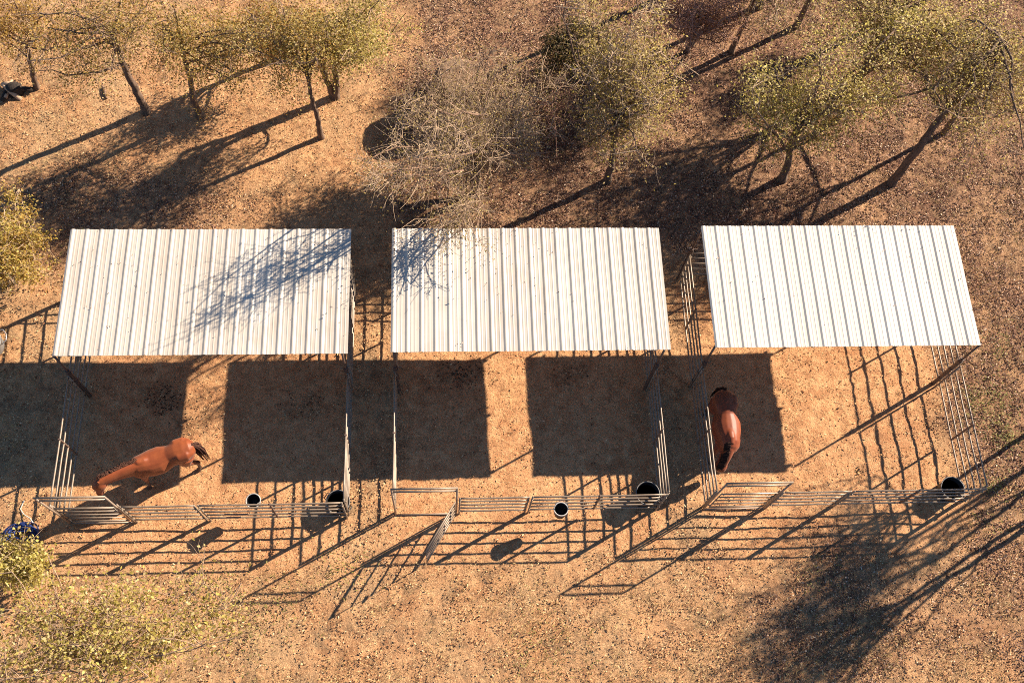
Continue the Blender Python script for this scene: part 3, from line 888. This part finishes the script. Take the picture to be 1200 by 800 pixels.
# dark gnarled deadwood at upper left, and a short log
dw = thing('deadwood', 'dark gnarled heap of broken deadwood on the slope by the leftmost small tree', 'deadwood', (-12.25, 18.85, 0))
dw.scale = (1.1, 1.1, 1.0)
rg_ = random.Random(8)
for i in range(7):
    a = rg_.uniform(0, 6.28); L = rg_.uniform(.3, .6); c = Vector((rg_.uniform(-.25, .25), rg_.uniform(-.12, .12), rg_.uniform(.06, .24)))
    d = Vector((math.cos(a), math.sin(a), rg_.uniform(-.2, .5))).normalized()
    b = MB(); b.tube([c - d * L * .5, c + Vector((0, 0, .05)), c + d * L * .5], [.06, .075, .03], 8); b.build('branch', M['charred'] if i % 3 else M['twigpale'], dw, True)
b = MB(); b.lathe([(.20, -.05), (.19, .1), (.15, .24), (.16, .30), (.001, .27)], 12, (0, 0, 0), .15); b.build('stump', M['charred'], dw, True)
lg = MB(); lg.tube([(-.09, .22, .05), (-.02, .05, .06), (.06, -.2, .05)], [.045, .05, .04], 9)
o = lg.build('log', M['bark2'], None, True); o.location = (-9.72, 18.82, 0); tag(o, 'short broken log lying alone on the dirt between the two left trees', 'log')

# ---- trees, left to right along the back
tree('small_tree', 'small slim tree with golden leaves at the top left corner, beside the deadwood', 'tree', (-11.71, 19.01),
     [[(0, 0, 0), (.14, 0, .7), (.36, -.1, 1.5), (.52, -.15, 2.1)]], [((.9, -.4, 2.9), (1.5, 1.2, 1.0)), ((.2, .2, 3.2), (1.2, 1.0, .8))], 9, 6, 6, 3600, (.036, .021), lm='gold', r0=.085, seed=11)
tree('dark_tree', 'leaning tree with dark trunk and forked dull green crown near the top left', 'tree', (-8.48, 18.17),
     [[(0, 0, 0), (-.02, 0, .9), (-.06, 0, 1.8), (-.02, -.02, 2.7), (0, 0, 3.4)]], [((0.1, -0.3, 3.7), (2.27, 1.62, 1.3)), ((-0.9, -0.4, 3.3), (1.4, 1.08, 0.86))], 11, 5, 5, 4600, (.036, .021), lm='gold', lm2='olive', mix=.6, r0=.12, seed=12, clump=.2)
tree('green_tree', 'tree with bent grey trunk and dense green and gold crown above the left roof', 'tree', (-6.96, 18.03),
     [[(0, 0, 0), (-.02, 0, .8), (.12, 0, 1.7), (.16, 0, 2.4), (.15, .05, 3.0)]], [((0.4, -0.2, 3.1), (1.84, 1.51, 1.3)), ((1.6, 0.1, 3.4), (1.62, 1.4, 1.19)), ((-0.4, 0.2, 3.8), (1.4, 1.19, 0.97)), ((2.3, 0.9, 2.8), (1.3, 1.08, 0.97))], 14, 5, 5, 8500, (.036, .021), lm='gold', lm2='olive', mix=.6, r0=.10, seed=13, clump=.2)
tree('rust_tree', 'rust brown tree standing in shade between the green tree and the double trunk tree', 'tree', (-4.92, 20.12),
     [[(0, 0, 0), (.02, 0, .7), (.05, 0, 1.3), (0, 0, 1.8)]], [((.2, -.8, 2.0), (1.4, 1.1, .9))], 9, 7, 6, 6200, (.036, .021), lm='orange', lm2='gold', mix=.4, r0=.10, seed=14, twig='twigpale')
tree('yellow_tree', 'slender tree with yellow crown in front of the double trunk tree', 'tree', (-3.42, 17.35),
     [[(0, 0, 0), (-.02, 0, 1.0), (-.08, 0, 2.0), (-.06, .02, 3.0)]], [((0.1, 0.2, 3.5), (1.68, 1.37, 1.26)), ((-0.6, 0.5, 3.9), (1.37, 1.26, 1.05))], 11, 5, 5, 6200, (.036, .021), lm='olive', lm2='gold', mix=.4, r0=.085, seed=15, clump=.2)
tree('double_trunk_tree', 'yellow tree with two trunks rising from one base', 'tree', (-3.07, 18.79),
     [[(0, 0, 0), (.10, .02, .8), (.16, .05, 1.8), (.25, .1, 3.0)], [(-.06, 0, 0), (-.16, 0, .7), (-.30, 0, 1.6), (-.3, .1, 2.6)]], [((0.6, -0.6, 3.2), (1.94, 1.51, 1.3)), ((1.6, -0.6, 3.5), (1.51, 1.19, 0.97))], 13, 5, 5, 8500, (.036, .021), lm='pale', lm2='olive', mix=.5, r0=.12, seed=16, clump=.2)
# the big bare tree behind the middle roof
tree('bare_tree', 'big pale leafless tree whose branches hang over the middle roof', 'tree', (1.0, 15.4),
     [[(0, 0, 0), (-.05, -.02, .7), (-.12, -.1, 1.4), (-.2, -.4, 2.4)], [(.05, .05, 0), (.1, .3, .6), (.0, .7, 1.3)]],
     [((-.4, 1.1, 2.2), (2.0, 1.3, 1.1)), ((-.3, -.6, 3.6), (1.9, 1.1, 1.0)), ((-1.2, -1.5, 5.1), (1.4, 1.0, .8)), ((-2.3, -2.6, 5.0), (1.0, .9, .8)), ((-.7, -3.05, 3.7), (1.1, .65, .5)), ((1.0, .3, 2.6), (1.5, 1.2, 1.0)), ((-1.9, .6, 2.6), (1.1, 1.1, .8)), ((-.2, 2.3, 2.7), (1.6, 1.1, .9)), ((1.4, 1.5, 2.4), (1.2, 1.1, .9))], 52, 9, 9, 13000, (.032, .016), 'tan', 'bark2', 'twigpale', .12, 17, twig_len=.8, lm2='olive', mix=.5, clump=.12, twr=1.05)
tree('tan_tree', 'tall tan yellow tree with pale twigs behind right half of the middle roof', 'tree', (4.86, 15.89),
     [[(0, 0, 0), (-.02, 0, .9), (-.1, 0, 1.8), (-.1, .05, 2.8)]], [((0.0, 0.0, 2.7), (1.79, 1.46, 1.23)), ((0.05, 0.7, 4.0), (2.02, 1.68, 1.57)), ((-0.1, 1.4, 5.2), (1.68, 1.57, 1.34))], 22, 7, 7, 9500, (.038, .022), 'tan', 'bark', 'twigpale', .11, 18, lm2='lemon', mix=.5, twr=1.2, clump=.2)
tree('olive_tree', 'broad yellow green tree behind the left half of the right roof', 'tree', (10.07, 15.96),
     [[(0, 0, 0), (-.10, 0, .8), (-.28, 0, 1.6), (-.4, .05, 2.5)]], [((-0.7, -0.2, 3.0), (2.16, 1.8, 1.56)), ((0.9, 0.8, 3.9), (2.4, 1.92, 1.44)), ((-1.0, 0.9, 4.4), (1.56, 1.44, 1.32)), ((1.8, 0.5, 3.4), (1.44, 1.44, 1.2)), ((-1.7, 0.2, 3.0), (1.08, 1.08, 0.96))], 16, 6, 5, 9500, (.040, .024), 'pale', 'bark', 'twigpale', .12, 19, lm2='olive', mix=.4, clump=.2)
tree('leaning_tree', 'long leaning dark trunk with sparse brown crown at the far right of the back', 'tree', (13.35, 15.82),
     [[(0, 0, 0), (.0, 0, .9), (.05, .05, 1.8), (.45, .5, 2.9), (.9, 1.0, 3.9), (1.25, 1.5, 4.7)]], [((0.2, 0.4, 3.7), (2.88, 2.04, 1.56)), ((1.3, 0.5, 4.0), (2.16, 1.92, 1.44)), ((0.9, -0.5, 3.0), (1.56, 1.32, 1.08))], 18, 6, 6, 6500, (.036, .021), 'lemon', 'bark', 'twig', .13, 20, lm2='tan', mix=.5, clump=.2)
tree('spreading_tree', 'wide yellow olive tree filling the top right, farther back than the leaning trunk', 'tree', (12.8, 19.3),
     [[(0, 0, 0), (0, 0, 1), (.1, 0, 2.2), (.1, 0, 3.2)]], [((0.1, -2.1, 3.8), (2.58, 2.02, 1.46)), ((1.9, -2.2, 3.9), (2.35, 2.02, 1.34)), ((-1.9, -1.5, 3.9), (2.13, 1.79, 1.34)), ((0.4, 0.4, 4.4), (2.69, 1.57, 1.34))], 26, 6, 5, 14500, (.040, .024), 'pale', 'bark', 'twig', .13, 21, lm2='tan', mix=.5, clump=.2)
tree('thin_tree', 'thin tree with wispy tan crown rising between the olive tree and the reddish shrub', 'tree', (9.1, 20.6),
     [[(0, 0, 0), (.05, 0, 1.2), (.05, 0, 2.4), (.1, .05, 3.6)]], [((0.1, -0.5, 4.2), (1.88, 1.62, 1.5)), ((-0.2, -1.4, 3.4), (1.25, 1.12, 1.0))], 10, 5, 6, 3000, (.034, .019), 'tan', 'bark2', 'twigpale', .085, 41, lm2='olive', mix=.4, clump=.2)
tree('thin_tree', 'thin yellow tree right of the broad olive tree, in front of the spreading crown', 'tree', (12.0, 18.0),
     [[(0, 0, 0), (.05, 0, 1.2), (.0, 0, 2.2), (.1, .05, 3.0)]], [((0.1, -0.4, 3.3), (1.82, 1.56, 1.3)), ((0.5, 0.4, 3.9), (1.69, 1.3, 1.17))], 10, 5, 5, 2800, (.036, .021), 'pale', 'bark2', 'twigpale', .08, 42, lm2='olive', mix=.5, clump=.2)
tree('thin_tree', 'thin half bare brown tree above the long leaning trunk at the right edge', 'tree', (15.3, 17.6),
     [[(0, 0, 0), (-.05, 0, 1.2), (.0, 0, 2.4), (.1, .05, 3.2)]], [((-0.2, -0.4, 3.4), (2.08, 1.69, 1.43))], 12, 6, 6, 3200, (.036, .021), 'lemon', 'bark2', 'twig', .08, 53, lm2='orange', mix=.35, clump=.2)
tree('thin_tree', 'tall thin tree beyond the top edge whose trunk shadow streaks down past the reddish shrub', 'tree', (11.3, 21.6),
     [[(0, 0, 0), (.05, 0, 1.5), (.05, 0, 3.0), (.1, .05, 4.4)]], [((.1, 0, 5.0), (1.3, 1.1, 1.0))], 9, 7, 7, 2600, (.034, .019), 'lemon', 'bark2', 'twig', .10, 44)
tree('thin_tree', 'tall bare thin tree beyond the top edge nearest the evergreen shrub', 'tree', (6.9, 22.6),
     [[(0, 0, 0), (.05, 0, 1.5), (.05, 0, 3.0), (.1, .05, 4.4)]], [((.1, 0, 5.0), (1.3, 1.1, 1.0))], 9, 7, 7, 1200, (.034, .019), 'tan', 'bark2', 'twig', .10, 45)
tree('evergreen_shrub', 'dark olive evergreen shrub behind the tan tree at the top', 'shrub', (4.0, 19.6),
     [[(0, 0, 0), (0, 0, .5), (.05, 0, 1.0)]], [((0, -.3, 1.4), (1.6, 1.4, 1.1))], 11, 8, 6, 8500, (.038, .023), 'dark', 'bark', 'twig', .07, 22, group=None)
tree('reddish_shrub', 'reddish leafless shrub with a dark trunk at the top right of the tan tree', 'shrub', (7.7, 20.6),
     [[(0, 0, 0), (.05, 0, .6), (.1, 0, 1.2)]], [((0, -.3, 1.8), (1.5, 1.1, 1.1))], 14, 9, 9, 2200, (.030, .016), 'orange', 'bark', 'twigred', .075, 23, group=None, twr=1.2)
tree('thicket_shrub', 'low leafless thicket between the bare tree and the evergreen shrub', 'shrub', (2.9, 18.0),
     [[(0, 0, 0), (.05, 0, .3), (.1, 0, .6)]], [((0, 0, .8), (1.6, 1.4, .7))], 12, 9, 8, 3200, (.028, .015), 'tan', 'bark2', 'twigred', .05, 24, group=None, twr=1.2)
# beyond the top of the frame: their shade falls into view
tree('shade_tree', 'yellow tree beyond the top edge, shading the ground behind the right roof', 'tree', (15.6, 22.6),
     [[(0, 0, 0), (0, 0, 1.2), (.1, 0, 2.6)]], [((0, -.3, 3.9), (1.9, 1.6, 1.4))], 10, 6, 6, 6200, (.036, .021), lm='olive', r0=.12, seed=25)
tree('far_tree', 'brown tree beyond the top edge behind the reddish shrub', 'tree', (10.2, 22.4),
     [[(0, 0, 0), (0, 0, 1.2), (-.1, 0, 2.6)]], [((0, 0, 3.9), (1.9, 1.4, 1.4))], 10, 6, 6, 6200, (.036, .021), lm='tan', r0=.12, seed=26)
# to the right of the frame: shadow lies across the lower right
tree('roadside_tree', 'tall airy tree outside the right edge whose long streaky shadow crosses the lower right ground', 'tree', (17.2, 6.7),
     [[(0, 0, 0), (.05, 0, 1.2), (.0, 0, 2.6), (-.2, 0, 4.0)], [(.1, .1, 0), (.3, .3, 1.4), (.5, .5, 2.8), (.6, .5, 4.2)]], [((-1.5, .2, 5.2), (2.2, 1.4, .9)), ((.4, -1.0, 6.3), (2.2, 1.6, 1.0)), ((1.2, 1.2, 5.6), (1.8, 1.4, .9)), ((-1.6, -1.6, 4.5), (1.4, 1.0, .8))], 20, 6, 6, 3000, (.034, .02), 'olive', 'bark', 'twig', .085, 27)
tree('slim_tree', 'slim airy tree outside the right edge shading the ground before the right pen', 'tree', (16.3, 8.4),
     [[(0, 0, 0), (.05, 0, 1.0), (.1, 0, 2.0), (0, 0, 3.0)]], [((-.2, -.3, 3.7), (2.1, 1.6, .9)), ((.8, .4, 4.5), (2.0, 1.6, .8))], 13, 6, 6, 1500, (.034, .02), 'tan', 'bark', 'twig', .07, 28)
tree('slim_tree', 'forked tree farther outside the right edge behind the two other roadside trees', 'tree', (19.0, 9.0),
     [[(0, 0, 0), (.05, 0, 1.3), (-.1, 0, 2.8), (-.2, 0, 4.4)], [(.1, .05, 0), (.35, -.2, 1.5), (.5, -.3, 3.0), (.7, -.3, 4.6)]], [((-.6, -.3, 6.0), (2.2, 1.6, 1.1)), ((1.0, .4, 6.6), (1.6, 1.3, .8))], 16, 6, 6, 2300, (.034, .02), 'olive', 'bark', 'twig', .085, 29)
# shrubs and saplings at the left
tree('yellow_bush', 'golden green bush at the left edge beside the left roof', 'bush', (-11.3, 12.7),
     [[(0, 0, 0), (0, 0, .4), (.05, 0, .8)]], [((.1, .3, 1.3), (1.15, 1.5, 1.1))], 12, 7, 7, 9500, (.040, .024), 'gold', 'bark2', 'twigpale', .06, 29, group=None, lm2='lemon', mix=.5)
tree('hose_bush', 'dense yellow green bush leaning over the blue hose', 'bush', (-9.6, 4.75),
     [[(0, 0, 0), (0, 0, .4), (.05, 0, .8)]], [((.0, .15, 1.1), (.80, .60, .5))], 8, 6, 6, 3800, (.046, .029), 'pale', 'bark2', 'twigpale', .05, 30, group=None, lm2='olive', mix=.35)
tree('sapling', 'sparse tall sapling with yellow leaves and pale twigs at the bottom left', 'tree', (-7.6, 2.0),
     [[(0, 0, 0), (.05, .1, .8), (.2, .3, 1.6), (.5, .6, 2.2)]], [((1.0, 1.0, 2.6), (2.2, 1.3, .6)), ((-1.1, 1.2, 2.3), (1.9, 1.6, .6)), ((2.7, 1.6, 2.3), (1.5, 1.1, .5)), ((0.0, 2.1, 2.0), (1.9, .9, .5))], 24, 6, 5, 5000, (.048, .028), 'pale', 'bark2', 'twig', .05, 31, lm2='olive', mix=.25, clump=.16, twig_len=.6)

# ------------------------------------------------------------------ light, sky, camera
sd = Vector((1.5526, .8414, 1.0)).normalized()
el = math.asin(sd.z); az = math.atan2(sd.x, sd.y)
L = bpy.data.lights.new('sun', 'SUN'); L.energy = 5.0; L.angle = R(.5); L.color = (1.0, .86, .69)
so = bpy.data.objects.new('sun', L); COL.objects.link(so); so.location = (30, 20, 40); so.rotation_euler = sd.to_track_quat('Z', 'Y').to_euler()
w = bpy.data.worlds.new('World'); scene.world = w; w.use_nodes = True
nt = w.node_tree; bg = nt.nodes['Background']; sk = nt.nodes.new('ShaderNodeTexSky')
sk.sky_type = 'NISHITA'; sk.sun_disc = False; sk.sun_elevation = el; sk.sun_rotation = az; sk.altitude = 200; sk.air_density = 1.0; sk.dust_density = 0.0; sk.ozone_density = 5.0
nt.links.new(sk.outputs['Color'], bg.inputs['Color']); bg.inputs['Strength'].default_value = .056

cam = bpy.data.cameras.new('camera'); co = bpy.data.objects.new('camera', cam); COL.objects.link(co)
fw = Vector((.06911271, .3942664, -.91639371)); up = Vector((.00867755, .91831785, .39574868)); rt = Vector((.99757112, -.03530331, .06004617))
m = Matrix((( rt.x, up.x, -fw.x, 0), (rt.y, up.y, -fw.y, 0), (rt.z, up.z, -fw.z, 25.18764), (0, 0, 0, 1)))
co.matrix_world = m
cam.sensor_fit = 'HORIZONTAL'; cam.sensor_width = 36; cam.lens = 36 * 1196.18 / 1200; cam.clip_start = .1; cam.clip_end = 2000
scene.camera = co
scene.render.engine = 'CYCLES'
scene.cycles.use_denoising = False; scene.cycles.pixel_filter_type = 'BLACKMAN_HARRIS'; scene.cycles.filter_width = 1.0
scene.cycles.max_bounces = 6; scene.cycles.diffuse_bounces = 3; scene.cycles.transmission_bounces = 3; scene.cycles.glossy_bounces = 2
vs = scene.view_settings; vs.view_transform = 'Standard'; vs.look = 'None'; vs.gamma = 1; vs.use_curve_mapping = False; vs.exposure = 1.43
